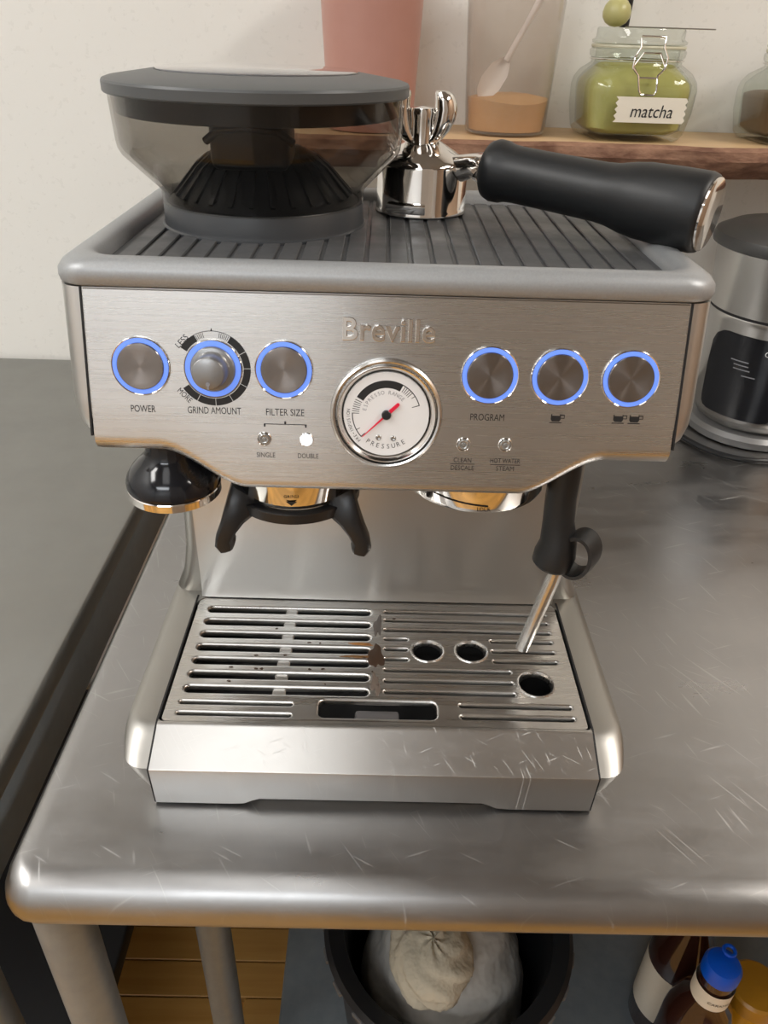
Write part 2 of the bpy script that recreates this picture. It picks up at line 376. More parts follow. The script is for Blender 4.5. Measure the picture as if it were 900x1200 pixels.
# tray front: sloped ledge over an upright face with a raised notch at the bottom
def tray_front():
    xs = [-141, -92, -84, -79, -74, 70, 75, 80, 88, 141]
    zb = [3, 3, 3.6, 6.4, 8.5, 8.5, 6.4, 3.6, 3, 3]
    L = []
    for x, b in zip(xs, zb):
        x *= .001; b *= .001
        L.append([Vector((x, y, z)) for y, z in ((.02, b), (-.0008, b), (-.0014, b+.0006), (-.0036, .0362), (-.0034, .0372), (-.0026, .0379), (.0210, .0474), (.0222, .0484), (.0240, .0492), (.0258, .0492), (.0266, .0486), (.0266, .040), (.02, .04))])
    return loft(L)
DT = mesh_obj('drip_tray', *tray_front(), M['tray_front'], EM, angle=25)
for s in (-1, 1):
    L = []
    x = s*.1417
    prof = [(-.0006,.003),(-.0030,.0372),(.0218,.0478),(.0268,.0495),(.156,.0496)]
    V, F = [], []
    for y_, z_ in prof:
        V += [Vector((x-.0006, y_, z_)), Vector((x+.0006, y_, z_)), Vector((x+.0006, y_+.004, z_-.006)), Vector((x-.0006, y_+.004, z_-.006))]
    F = [(4*i+j, 4*i+(j+1)%4, 4*i+4+(j+1)%4, 4*i+4+j) for i in range(4) for j in range(4)]
    mesh_obj('seam', V, F, M['void'], EM, smooth=False)
# perforated grate
GZ = .0482
def stadium(xa, xb, y_, r, n=7):
    P_ = []
    for k in range(n+1):
        a = PI/2 + PI*k/n; P_.append((xa + r + r*math.cos(a), y_ + r*math.sin(a)))
    for k in range(n+1):
        a = -PI/2 + PI*k/n; P_.append((xb - r + r*math.cos(a), y_ + r*math.sin(a)))
    return P_
def grow(pts, kind, d):
    if kind[0] == 's': return stadium(kind[1]-d, kind[2]+d, kind[3], kind[4]+d)
    if kind[0] == 'c': return [(kind[1] + (kind[3]+d)*math.cos(2*PI*k/28), kind[2] + (kind[3]+d)*math.sin(2*PI*k/28)) for k in range(28)]
    if kind[0] == 'r':
        return [(p.x, p.y) for p in rrect(kind[1]-d, kind[2]+d, kind[3]-d, kind[4]+d, .004+d, 0, 4)]
HOLES = []
yl = [140.6, 126.2, 112.0, 97.9, 84.1, 70.3, 56.4]
for y_ in yl: HOLES.append(('s', -.1305, -.0055, y_*.001, .0030, .0026))
for y_ in (44.0, 34.2): HOLES.append(('s', -.1310, -.0560, y_*.001, .0013, .0020))
yr = [142, 132.3, 121.2, 110.8, 100, 89.4, 78.6, 67.8, 57.2]
for i, y_ in enumerate(yr):
    y_ *= .001
    if i < 3: HOLES.append(('s', .0055, .1310, y_, .0014, .0022))
    elif i < 6:
        HOLES.append(('s', .0055, .0225, y_, .0014, .0020)); HOLES.append(('s', .0845, .1305, y_, .0014, .0022))
    else: HOLES.append(('s', .0055, .0955, y_, .0014, .0022))
for y_ in (46, 35.8): HOLES.append(('s', .0565, .1320, y_*.001, .0014, .0022))
HOLES += [('c', .0371, .099, .0098, .0030), ('c', .0691, .0995, .0098, .0030), ('c', .1114, .0675, .0110, .0024), ('r', -.0380, .0405, .0335, .0485, .0024)]
def grate():
    bm = bmesh.new()
    def ring(pts, z): 
        vs_ = [bm.verts.new((x, y_, z)) for x, y_ in pts]; return vs_
    outer = ring([(p.x, p.y) for p in rrect(-.1395, .1395, .0272, .1555, .003, 0, 4)], GZ)
    edges = [bm.edges.new((outer[i], outer[(i+1) % len(outer)])) for i in range(len(outer))]
    rims = []
    for k in HOLES:
        raised = .0009 if k[0] == 'c' else .0
        e = k[-1]
        lv = [ring(grow(None, k[:-1], e*f_), GZ + dz) for f_, dz in ((1.0, 0), (.75, raised), (.45, raised - e*.08), (.2, -e*.30), (.05, -e*.65), (0, -.0042))]
        edges += [bm.edges.new((lv[0][i], lv[0][(i+1) % len(lv[0])])) for i in range(len(lv[0]))]
        rims.append(lv)
    bmesh.ops.triangle_fill(bm, edges=edges, use_beauty=True, use_dissolve=False, normal=(0,0,1))
    for lv in rims:
        for a, b in zip(lv[:-1], lv[1:]):
            n = len(a)
            for i in range(n): bm.faces.new((a[i], a[(i+1)%n], b[(i+1)%n], b[i]))
    lo = ring([(p.x, p.y) for p in rrect(-.1395, .1395, .0272, .1555, .003, 0, 4)], GZ-.004)
    n = len(outer)
    for i in range(n): bm.faces.new((outer[i], outer[(i+1)%n], lo[(i+1)%n], lo[i]))
    me = bpy.data.meshes.new('drip_grate'); bm.to_mesh(me); bm.free(); return me
GR = obj_from('drip_grate', grate(), M['steel_h'], EM, angle=40)
# bridge under the left slots and the tray floor
V, F = bevel_box(-.0712, -.0620, .050, .147, GZ-.005, GZ-.0028, .0008, 1)
mesh_obj('bridge', V, F, M['steel_h'], GR)
mesh_obj('tray_floor', *box(-.1405, .1405, .0275, .155, .0125, .016), M['void'], DT, smooth=False)
mesh_obj('full_indicator', *bevel_box(-.014, .016, .034, .048, .020, .040, .002, 2), mat('dull_grey_float', (.09,.085,.085), .5), DT)
def splat(name, cx, cy, rx, ry, seed, z, m, parent, n=26, jag=.45):
    rnd = random.Random(seed); pts = []
    ph = [rnd.uniform(0, 6.28) for _ in range(6)]
    for k in range(n):
        a = 2*PI*k/n; r = 1 + jag*sum(math.sin((i+2)*a + ph[i])/(i+2) for i in range(5)) 
        pts.append((cx + rx*r*math.cos(a), cy + ry*r*math.sin(a)))
    L = [[Vector((x, y_, z)) for x, y_ in pts], [Vector((cx+(x-cx)*.8, cy+(y_-cy)*.8, z+.0005)) for x, y_ in pts]]
    return mesh_obj(name, *loft(L), m, parent)
splat('coffee_stain', -.0005, .092, .0046, .014, 3, GZ, M['coffee'], GR)
splat('coffee_stain', -.012, .1045, .009, .0014, 5, GZ, mat('coffee_drip_amber', (.30,.13,.03), .4), GR)
splat('coffee_stain', -.013, .0910, .010, .0015, 8, GZ, mat('coffee_drip_brown', (.16,.075,.02), .45), GR)
splat('coffee_stain', -.0005, .0640, .0030, .010, 11, GZ, mat('coffee_haze', (.13,.10,.08), .5), GR)
splat('coffee_stain', .0005, .125, .0028, .012, 14, GZ, mat('coffee_haze_dark', (.10,.085,.075), .5), GR)
rnd = random.Random(4)
for i in range(16):
    splat('coffee_speck', rnd.uniform(-.105, .02), rnd.choice([.133,.119,.105,.091,.077,.0635,.0505,.0285]) + rnd.uniform(-.001,.001), rnd.uniform(.0006,.0016), rnd.uniform(.0004,.0008), 20+i, GZ, M['coffee'], GR, 10)
# column and back panel
C_ = [(.1612,.162,.286,.012,.0485),(.1580,.160,.287,.012,.055),(.1545,.159,.287,.011,.064),(.1515,.158,.287,.010,.076),(.1490,.158,.287,.010,.092),(.1475,.158,.287,.009,.115),(.1470,.158,.287,.009,.240)]
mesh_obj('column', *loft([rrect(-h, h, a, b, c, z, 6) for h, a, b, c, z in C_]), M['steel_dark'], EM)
L = []
for z_, y_ in ((.0492,.1548),(.052,.1553),(.056,.1562),(.062,.1567),(.25,.1567)):
    L.append([Vector((x, y_ + dy, z_)) for x, dy in ((-.1385,.004),(-.1385,0),(-.1340,-.0004),(0,-.0008),(.1340,-.0004),(.1385,0),(.1385,.004))])
mesh_obj('back_panel', *loft(L), M['steel_v'], EM)
# head body, rim and deck
H = []
for hw, z_, dy, cr in ((.1460,.2345,.014,.010),(.1520,.2368,.008,.011),(.1590,.2410,.0035,.012),(.1640,.2470,.0012,.0125),(.1665,.2545,.0006,.0125),(.1672,.264,.0006,.0125),(.1668,.3192,.0006,.0125)):
    yf = P0.y - (P0.z - z_)*math.tan(TILT) + dy
    H.append(rrect(-hw, hw, yf, .285, cr, z_, 10, .014))
mesh_obj('head_body', *loft(H), M['steel_v'], EM, angle=50)
R_ = [(.1655,.0622,.284,.014,.3198),(.1672,.0602,.286,.016,.3208),(.1678,.0594,.287,.0165,.3235),(.1672,.0590,.286,.0165,.3270),(.1648,.0608,.284,.0170,.3305),(.1605,.0638,.281,.0175,.3330),(.1560,.0670,.277,.017,.3338),
      (.1520,.0695,.272,.0155,.3334),(.1497,.0712,.268,.0145,.3318),(.1485,.0722,.266,.014,.3290),(.1480,.0730,.265,.0135,.3255)]
mesh_obj('top_rim', *loft([rrect(-h, h, a, b, c, z, 10) for h, a, b, c, z in R_], cap1=False), M['grey_paint'], EM, angle=60)
DECK = mesh_obj('warming_deck', *loft([rrect(-.1478, .1478, .0732, .2648, .013, z, 8) for z in (.3225, .3262)]), M['deck'], EM, angle=30)
rb = None
for i in range(24):
    x = -.138 + i*.012
    if rb is None:
        V, F = bevel_box(-.0049, .0049, .0765, .2615, 0, .0014, .0006, 1); rb = mesh_obj('rib', V, F, M['deck'], DECK, loc=(x, 0, .3262))
    else:
        o = bpy.data.objects.new('rib', rb.data); COL.objects.link(o); o.location = (x, 0, .3262); attach(o, DECK)
# front panel: flat plate whose lower lip rolls back under
def bottom_v(u):
    a = abs(u)
    if a >= 118: return -76.6
    if a <= 74: return -99.6
    t_ = (118-a)/44.0; s_ = t_*t_*(3-2*t_); return -76.6 - 23.0*(.35*t_ + .65*s_)
def panel_mesh():
    us = [-153.2] + [-152.6 + 305.2*i/160 for i in range(161)] + [153.2]
    V, F = [], []
    def at(u, f_):  # slight widening downward
        return u*(1 + .016*f_)
    for j, u in enumerate(us):
        e = 1.4 if j in (0, len(us)-1) else 0
        bv = bottom_v(u); a = min(1, max(0, (118-abs(u))/44)); R = 9.0 - 3.0*a
        col = [(0-.2, -2.5), (-.2, -.8-e), (-.9, -e)]
        col += [(bv*f_, -e) for f_ in (.25, .5, .75, 1.0)]
        for k in range(1, 8):
            an = math.radians(90*k/7); col.append((bv - R*math.sin(an), -R*(1-math.cos(an)) - e))
        col.append((bv - R, -R-95))
        for v_, w_ in col: V.append(P(at(u, -v_/80), v_, w_))
    n = len(col)
    for j in range(len(us)-1):
        for i in range(n-1): F.append((j*n+i, j*n+i+1, (j+1)*n+i+1, (j+1)*n+i))
    return V, F
PANEL = mesh_obj('front_panel', *panel_mesh(), M['panel'], EM, angle=40)
for s in (-1, 1):   # dark shut line beside the panel
    V = []
    for v_ in (0, -30, -60, -77):
        for du, w_ in ((.2, -.15), (1.3, -.15), (1.3, -4), (.2, -4)): V.append(P(s*(153.2*(1-.0002*v_) + du), v_, w_))
    mesh_obj('seam', V, [(4*i+j, 4*i+(j+1)%4, 4*i+4+(j+1)%4, 4*i+4+j) for i in range(3) for j in range(4)], M['void'], EM, smooth=False)
def lettering(s, u, v, width, h, rot=0, m='ink', parent=None, shear=0):
    V, F = text_geo(s, width*.001, h*.001, shear=shear)
    return mesh_obj('lettering', [Vector((a.x, a.y, 0)) for a in V], F, M[m], parent or PANEL, smooth=False, matrix=PM(u, v, .12, rot))
# raised maker's name
V, F = text_geo('Breville', .0475, .0118, extrude=.05, bevel=.016, offset=.012, spacing=1.05)
zmax = max(v.z for v in V)
mesh_obj('raised_lettering', [Vector((v.x, v.y, v.z/zmax*.0013 + .0006)) for v in V], F, M['chrome'], PANEL, angle=20, matrix=PM(1.2, -17.0, 0, -.008))
lettering('POWER', -127.5, -61.4, 13.0, 3.7); lettering('GRIND AMOUNT', -90, -61.4, 28.2, 3.7); lettering('FILTER SIZE', -52.6, -61.4, 20.2, 3.7)
lettering('PROGRAM', 54.6, -61.2, 18.0, 3.7)
lettering('SINGLE', -63.4, -85.2, 10, 2.7); lettering('DOUBLE', -40.6, -85.2, 11, 2.7)
lettering('CLEAN', 43.0, -85.3, 9.6, 2.6); lettering('DESCALE', 43.2, -89.7, 12.6, 2.6); lettering('HOT WATER', 66.2, -85.1, 16.2, 2.6); lettering('STEAM', 66.4, -89.5, 9.8, 2.6)
def flat_print(polys, u, v, m='ink', name='print'):
    V, F = [], []
    for p in polys:
        b = len(V); V += [Vector((x*.001, y_*.001, 0)) for x, y_ in p]; F.append(tuple(range(b, len(V))))
    return mesh_obj(name, V, F, M[m], PANEL, smooth=False, matrix=PM(u, v, .12))
def rc(x0, x1, y0, y1): return [(x0,y0),(x1,y0),(x1,y1),(x0,y1)]
flat_print([rc(-11.4,11.4,-.25,.15), rc(-11.4,-10.5,-1.6,.15), rc(10.5,11.4,-1.6,.15), rc(-.5,.5,-.2,1.6)], -52.7, -67.9, name='printed_bracket')
flat_print([rc(-6.6,6.6,-.15,.15)], 43.1, -87.5, name='printed_rule'); flat_print([rc(-8.2,8.2,-.15,.15)], 66.3, -87.4, name='printed_rule')
def cup(dx):
    body = [(-3+dx,2.2),(-3+dx,-.6),(-2.2+dx,-1.7),(1.6+dx,-1.7),(2.3+dx,-.6),(2.3+dx,2.2),(1.7+dx,2.2),(1.7+dx,1.3),(-2.4+dx,1.3),(-2.4+dx,2.2)]
    return [body[:6]+[(1.7+dx,2.2),(1.7+dx,1.4),(-2.4+dx,1.4),(-2.4+dx,2.2)], rc(-3.6+dx,2.9+dx,-2.6,-2.1), rc(2.3+dx,4.3+dx,1.5,2.0), rc(3.9+dx,4.3+dx,.2,1.5), rc(2.3+dx,4.3+dx,-.1,.3)]
flat_print(cup(0), 91.4, -60.8, name='printed_cup'); flat_print(cup(-4.4)+cup(4.2), 129, -60.2, name='printed_cup')
# push buttons
def disc_obj(name, prof, m, parent, u, v, n=48, w_=0, cap1=True):
    V, F = lathe([(max(r, .01)*.001, z*.001) for r, z in prof], n, cap1=cap1)
    return mesh_obj(name, V, F, m, parent, matrix=PM(u, v, w_), angle=30)
for i, u in enumerate((-126.8, -52.7, 54.3, 90.8, 127.8)):
    b = disc_obj('push_button', [(15.2, -.5), (15.2, .9), (14.9, 1.3), (14.5, 1.0), (14.5, -.3)], M['chrome'], EM, u, -38.9, cap1=False)
    disc_obj('light_ring', [(14.5, -.2), (14.5, .8), (14.2, 1.1), (12.4, 1.1), (12.1, .8), (12.1, -.2)], M['blue_led'], b, u, -38.9, cap1=False)
    disc_obj('button_cap', [(12.0, -.2), (12.0, 1.5), (11.7, 1.9), (11.2, 1.95), (8, 1.70), (4, 1.52), (0, 1.45)], M['cap'], b, u, -38.9)
# grind dial
DU, DV = -89.4, -39.3
b = disc_obj('grind_dial', [(15.2, -.5), (15.2, .9), (14.9, 1.3), (14.5, 1.0), (14.5, -.3)], M['chrome'], EM, DU, DV, cap1=False)
disc_obj('light_ring', [(14.5, -.2), (14.5, .8), (14.2, 1.1), (12.0, 1.1), (11.7, .8), (11.7, -.2)], M['blue_led'], b, DU, DV, cap1=False)
disc_obj('dial_knob', [(11.6, -.2), (11.6, 2.0), (11.0, 2.8), (9.4, 3.2), (8.7, 4.2), (8.3, 13.4), (7.9, 14.2), (7.2, 14.6), (0, 14.7)], mat('grey_knob', (.30,.30,.30), .35, .7), b, DU, DV)
mesh_obj('knob_mark', *xf(merge(lathe([(.0001,.0148),(.0011,.0148),(.0011,.0151),(.0001,.0151)], 14, (0,-.0052,0)), box(-.0004,.0004,-.0079,-.0062,.0120,.0151)), PM(DU, DV)), M['ink_grey'], b)
def arc_poly(r0, r1, a0, a1, n=14):
    return [(r0*math.cos(math.radians(a0+(a1-a0)*k/n)), r0*math.sin(math.radians(a0+(a1-a0)*k/n))) for k in range(n+1)] + [(r1*math.cos(math.radians(a1+(a0-a1)*k/n)), r1*math.sin(math.radians(a1+(a0-a1)*k/n))) for k in range(n+1)]
polys = [arc_poly(15.7, 19.4, 118, 147, 6), arc_poly(15.7, 19.4, 60, 29), arc_poly(15.7, 19.4, 28, 2), arc_poly(15.7, 19.4, 1, -28), arc_poly(15.7, 19.4, -29, -60), arc_poly(15.7,19.4,-61,-88), arc_poly(15.7,19.4,-89,-118), arc_poly(15.7,19.4,-119,-147)]
polys += [arc_poly(16.2, 18.8, a, a+.9, 1) for a in (62,65,68,71,74,77,104,107,110,113,116)] + [arc_poly(19.1, 19.4, 60, 118)]
polys += [[(-.5,19.4),(.5,19.4),(0,20.8)]]
flat_print(polys, DU, DV, name='printed_scale')
lettering('LESS', DU-15.4, DV+13.8, 7.6, 3.0, .80); lettering('MORE', DU-15.6, DV-14.4, 8.6, 3.0, -.80)
# indicator lamps
for u, v, lit in ((-64, -76.2, 0), (-41.5, -76.1, 1), (42.9, -76.5, 0), (65.4, -76.1, 0)):
    b = disc_obj('indicator_lamp', [(3.9, -.3), (3.9, .3), (3.5, .7), (3.1, .3), (3.1, -.3)], M['chrome'], EM, u, v, 28, cap1=False)
    disc_obj('lens', [(3.05, -.3), (3.0, .5), (2.2, 1.0), (1.6, .7), (1.2, .7), (.9, 1.1), (0, 1.2)], M['white_led'] if lit else M['led_off'], b, u, v, 24)
# pressure gauge
GU, GV = 1.0, -60.9
G = disc_obj('pressure_gauge', [(29.8, -1), (29.8, .6), (29.2, 2.2), (28.2, 3.0), (27.2, 2.6), (26.9, 1.0), (26.6, .2)], M['steel'], EM, GU, GV, 72, cap1=False)
disc_obj('gap_ring', [(27.0, 1.2), (26.8, -.5), (26.0, -.5), (26.0, 1.2)], M['void'], G, GU, GV, 64, cap1=False)
disc_obj('bezel', [(26.2, -.5), (26.2, 2.8), (25.8, 3.4), (25.2, 3.2), (22.2, -.9), (21.6, -1.1), (21.4, -1.4)], M['chrome'], G, GU, GV, 72, cap1=False)
disc_obj('dial_face', [(22.6, -1.6), (22.6, -1.15), (22.4, -1.0), (0, -1.0)], M['white'], G, GU, GV, 64)
# well for the dial is proud of the panel so the face stays in front of the plate
def gprint(polys, m='ink', w_=1.35, name='dial_print'):
    V, F = [], []
    for p in polys:
        b = len(V); V += [Vector((x*.001, y_*.001, 0)) for x, y_ in p]; F.append(tuple(range(b, len(V))))
    return mesh_obj(name, V, F, M[m], G, smooth=False, matrix=PM(GU, GV, w_))
gp = [arc_poly(14.2, 18.2, 62, 150, 24)]
gp += [arc_poly(14.4, 18.2, a, a+1.2, 1) for a in (57, 53, 49, 45, 41)] + [arc_poly(14.4, 18.2, a, a+1.2, 1) for a in (154, 158, 162, 166, 170, 174, 178)]
gp += [arc_poly(17.7, 18.2, 18, 62, 10), arc_poly(14.0, 18.2, 16.6, 18, 1), arc_poly(17.7, 18.2, 178, 222, 10), arc_poly(15.2, 18.2, 222, 223.6, 1), arc_poly(15.8, 17.7, 34, 35.2, 1), arc_poly(15.8, 17.7, 208, 209.2, 1)]
gprint(gp)
def arc_text(s, r, a_mid, span, h, m, inward=False):
    V, F = [], []
    n = len(s)
    for i, ch in enumerate(s):
        if ch == ' ': continue
        f_ = (i+.5)/n - .5
        a = math.radians(a_mid + (span*f_ if inward else -span*f_))
        gv, gf = text_geo(ch, None, h*.001) if ch not in '-' else text_geo(ch, h*.0005, h*.0002)
        rot = (a + PI/2) if inward else (a - PI/2)
        mt = Matrix.Translation((r*.001*math.cos(a), r*.001*math.sin(a), 0)) @ Matrix.Rotation(rot, 4, 'Z')
        b = len(V); V += [mt @ Vector((q.x*.92, q.y, 0)) for q in gv]; F += [tuple(k+b for k in q) for q in gf]
    return mesh_obj('lettering', V, F, M[m], G, smooth=False, matrix=PM(GU, GV, 1.35))
arc_text('ESPRESSO RANGE', 11.9, 106, 132, 2.0, 'ink_grey')
arc_text('PRE-INFUSION', 20.2, 200, 55, 1.7, 'ink', False)
arc_text('PRESSURE', 17.4, 270, 74, 2.5, 'ink', True)
na = math.radians(224)
def nd(r, s_): return (r*math.cos(na) - s_*math.sin(na), r*math.sin(na) + s_*math.cos(na))
V, F = prism([(x*.001, y_*.001) for x, y_ in (nd(-8.6,.9), nd(-9.3,0), nd(-8.6,-.9), nd(-2,-1.0), nd(3,-.5), nd(17.6,-.15), nd(17.6,.15), nd(3,.5), nd(-2,1.0))], .0022, .0027)
mesh_obj('needle', V, F, M['red'], G, smooth=False, matrix=PM(GU, GV))
disc_obj('hub', [(2.5, 1.3), (2.5, 3.0), (2.1, 3.4), (0, 3.5)], M['black'], G, GU, GV, 24)
for du, dv in ((-3.9, -12.6), (4.0, -12.9)):
    disc_obj('screw', [(1.5, 1.2), (1.5, 1.6), (1.1, 1.9), (.5, 1.6), (0, 1.6)], M['led_off'], G, GU+du, GV+dv, 16)
for o in list(G.children):
    if o.name.startswith('dial_face'): o.matrix_basis = o.matrix_basis @ Matrix.Translation((0,0,.0023))
# grind outlet and fork-shaped cradle
GX = -.0545
gy = .104
mesh_obj('grind_outlet', *lathe([(.037,.236),(.037,.190),(.0362,.1872),(.030,.1862),(.0001,.1862)], 48, (GX, gy, 0)), M['chrome'], EM)
def cradle():
    parts = []
    # ring behind the outlet
    prof = []
    n = 30
    L = []
    for k in range(n+1):
        a = math.radians(175 + 190*k/n)
        r0, r1 = .0335, .0405
        c, s_ = math.cos(a), math.sin(a)
        L.append([Vector((GX + r0*c, gy + r0*s_, .1852)), Vector((GX + r1*c, gy + r1*s_, .1852)), Vector((GX + r1*c, gy + r1*s_, .1790)), Vector((GX + r0*c, gy + r0*s_, .1790))])
    parts.append(loft(L))
    return merge(*parts)
CR = mesh_obj('cradle', *cradle(), M['black'], EM)
for s in (-1, 1):
    path = [Vector((GX + s*.027, gy-.018, .190)), Vector((GX + s*.0305, gy-.024, .184)), Vector((GX + s*.0355, gy-.027, .177)), Vector((GX + s*.0395, gy-.028, .169)), Vector((GX + s*.0425, gy-.0285, .162)), Vector((GX + s*.0425, gy-.0285, .1575)), Vector((GX + s*.0415, gy-.0285, .154))]
    hw = [.012, .0105, .0075, .0058, .0055, .0065, .0048]
    L = []
    for i, p in enumerate(path):
        t_ = (path[min(i+1, len(path)-1)] - path[max(i-1,0)]).normalized(); side = Vector((t_.z, 0, -t_.x)).normalized(); dd = .0075
        lp = []
        for k in range(12):
            a = 2*PI*k/12; ca, sa = math.cos(a), math.sin(a)
            lp.append(p + side*(hw[i]*math.copysign(abs(ca)**.6, ca)) + Vector((0, dd*math.copysign(abs(sa)**.6, sa), 0)))
        L.append(lp)
    mesh_obj('fork_arm', *loft(L), M['black'], CR)
# little arrow and word on the outlet collar
V, F = text_geo('GRIND', .009, .0018)
mesh_obj('lettering', [Vector((GX+.001+v.x, gy-.0373+abs(v.x)*.05, .1965+v.y)) for v in V], F, M['ink'], EM, smooth=False)
mesh_obj('arrow_mark', [Vector((GX-.0025, gy-.0375, .1935)), Vector((GX+.0045, gy-.0375, .1935)), Vector((GX+.001, gy-.0376, .1905))], [(0,1,2)], M['ink'], EM, smooth=False)
# brew head collar
BX, by = .0590, .108
BR = mesh_obj('brew_head', *lathe([(.045,.236),(.045,.1935),(.0438,.1905),(.0405,.1890),(.039,.189),(.038,.200),(.0001,.200)], 64, (BX, by, 0)), M['chrome'], EM)
V = []; F = []
for k in range(25):
    a = math.radians(205 + 70*k/24); r = .0453
    V += [Vector((BX + r*math.cos(a), by + r*math.sin(a), .2035 - .0075*(k/24)**.6)), Vector((BX + r*math.cos(a), by + r*math.sin(a), .2028 - .0075*(k/24)**.6))]
F = [(2*i, 2*i+1, 2*i+3, 2*i+2) for i in range(24)]
mesh_obj('lock_mark', V, F, M['ink'], BR)
def wrap_text(s, r, a_mid, h, z, width):
    V, F = text_geo(s, width, h)
    return [Vector((BX + r*math.cos(math.radians(a_mid)+v.x/r), by + r*math.sin(math.radians(a_mid)+v.x/r), z+v.y)) for v in V], F
mesh_obj('lettering', *wrap_text('INSERT', .0454, 222, .0022, .1965, .010), M['ink'], BR, smooth=False)
mesh_obj('lettering', *wrap_text('LOCK', .0454, 272, .0022, .1935, .008), M['ink'], BR, smooth=False)
# steam wand
ST = mesh_obj('steam_wand', *tube([(.1175,.100,.235), (.1175,.0985,.208), (.1165,.0955,.196), (.1170,.0900,.170), (.1185,.0860,.150), (.1155,.0855,.128), (.1040,.0840,.076), (.1018,.0837,.0665)], [.0078,.0078,.0062,.0048,.0048,.0048,.0048,.0046], 20), M['steel'], EM)
mesh_obj('grip_sleeve', *tube([(.1135,.0955,.214), (.1135,.0940,.203), (.1130,.0925,.186), (.1135,.0905,.170), (.1150,.0880,.156), (.1140,.0868,.147), (.1125,.0862,.139), (.1120,.0860,.1365)], [.0095,.0098,.0098,.0100,.0118,.0135,.0130,.0105], 24), M['rubber'], ST)
# finger loop: a band around an open ring
L = []
for k in range(33):
    a = 2*PI*k/32; rx, rz = .0105, .0152
    c = Vector((.1285, .0835, .1500)); nrm = Vector((math.cos(a), 0, math.sin(a)))
    ctr = c + Vector((rx*math.cos(a), 0, rz*math.sin(a)))
    L.append([ctr + nrm*o_ + Vector((0, d_, 0)) for o_, d_ in ((-.0011,-.008),(.0013,-.008),(.0017,0),(.0013,.008),(-.0011,.008),(-.0014,0))])
V, F = loft(L, cap0=False, cap1=False)
rm = Matrix.Translation((.1265,.0835,.1505)) @ Matrix.Rotation(math.radians(-38), 4, 'Z') @ Matrix.Rotation(math.radians(10), 4, 'Y') @ Matrix.Translation((-.1265,-.0835,-.1505))
mesh_obj('finger_loop', *xf((V, F), rm), M['rubber'], ST)
mesh_obj('steam_joint', *tube([(.1185,.1030,.246), (.1185,.1010,.222), (.1190,.100,.200), (.1200,.101,.186)], [.0078,.0072,.0060,.0030], 18), M['chrome'], EM)
# bean hopper
HX, HY = -.0775, .1885
HP = mesh_obj('bean_hopper', *lathe([(.0852,.3985),(.0851,.394),(.0847,.386),(.0842,.3745),(.0836,.3705),(.0820,.3675),(.0640,.3500),(.0622,.3478),(.0616,.3420),(.0616,.3405),(.0600,.3405),(.0600,.3480),(.0622,.3514),(.0804,.3692),(.0820,.3720),(.0830,.386),(.0836,.3985)], 72, (HX, HY, 0)), M['smoke'], EM, angle=50)
mesh_obj('collar_ring', *lathe([(.0632,.3262),(.0632,.3276),(.0620,.3284),(.0616,.3300),(.0614,.3402),(.0608,.3412),(.0590,.3412),(.0590,.3270),(.0632,.3262)], 72, (HX, HY, 0)), M['base_grey'], HP)
LID = mesh_obj('hopper_lid', *lathe([(.0850,.3985),(.0870,.3985),(.0877,.3993),(.0877,.4040),(.0870,.4052),(.0840,.4062),(.0600,.4098),(.0585,.4097),(.0580,.4090),(.0001,.4090)], 72, (HX, HY, 0)), M['lid_grey'], HP, angle=30)
mesh_obj('lid_window', *lathe([(.0578,.4088),(.0578,.4104),(.0565,.4110),(.0001,.4114)], 64, (HX, HY, 0)), mat('glossy_grey_window', (.16,.16,.165), .08, coat=1), LID)
mesh_obj('lid_skirt', *lathe([(.0818,.399),(.0818,.3885),(.0808,.3880),(.0798,.3885),(.0798,.399)], 64, (HX, HY, 0)), M['black'], LID)
mesh_obj('dust_shield', *lathe([(.0001,.3722),(.012,.3722),(.024,.3700),(.033,.3660),(.0395,.3600),(.0480,.3505),(.0540,.3440),(.0585,.3405),(.0590,.3360)], 56, (HX, HY, 0)), M['black'], HP)
fin = None
for k in range(28):
    a = 2*PI*k/28
    V = [Vector((r, d_, z_)) for d_ in (-.0012, .0012) for r, z_ in ((.0330,.3665),(.0405,.3610),(.0490,.3515),(.0550,.3450),(.0540,.3440),(.0480,.3500),(.0395,.3590),(.0330,.3650))]
    n = 8; F = [tuple(range(8)), tuple(range(8,16))[::-1]] + [(i, (i+1)%8, 8+(i+1)%8, 8+i) for i in range(8)]
    if fin is None: fin = mesh_obj('fin', V, F, M['black'], HP, smooth=False, matrix=Matrix.Translation((HX,HY,0)) @ Matrix.Rotation(a, 4, 'Z'))
    else:
        o = bpy.data.objects.new('fin', fin.data); COL.objects.link(o); o.matrix_basis = Matrix.Translation((HX,HY,0)) @ Matrix.Rotation(a, 4, 'Z'); attach(o, HP)
mesh_obj('locking_stem', *bevel_box(HX-.0225, HX+.0215, HY-.048, HY-.010, .3625, .3985, .005), M['black'], HP)
mesh_obj('stem_grip', *tube([(HX-.024, HY-.047, .3775), (HX-.016, HY-.0505, .3835), (HX, HY-.052, .3850), (HX+.016, HY-.0505, .3835), (HX+.024, HY-.047, .3775)], .0022, 10), M['black_gloss'], HP)
for x, y_ in ((-.12,.03),(.12,.03),(-.12,.26),(.12,.26)):
    mesh_obj('rubber_foot', *lathe([(.0001,.0003),(.012,.0003),(.013,.001),(.013,.006),(.0001,.006)], 20, (x, y_, 0)), M['rubber'], EM)

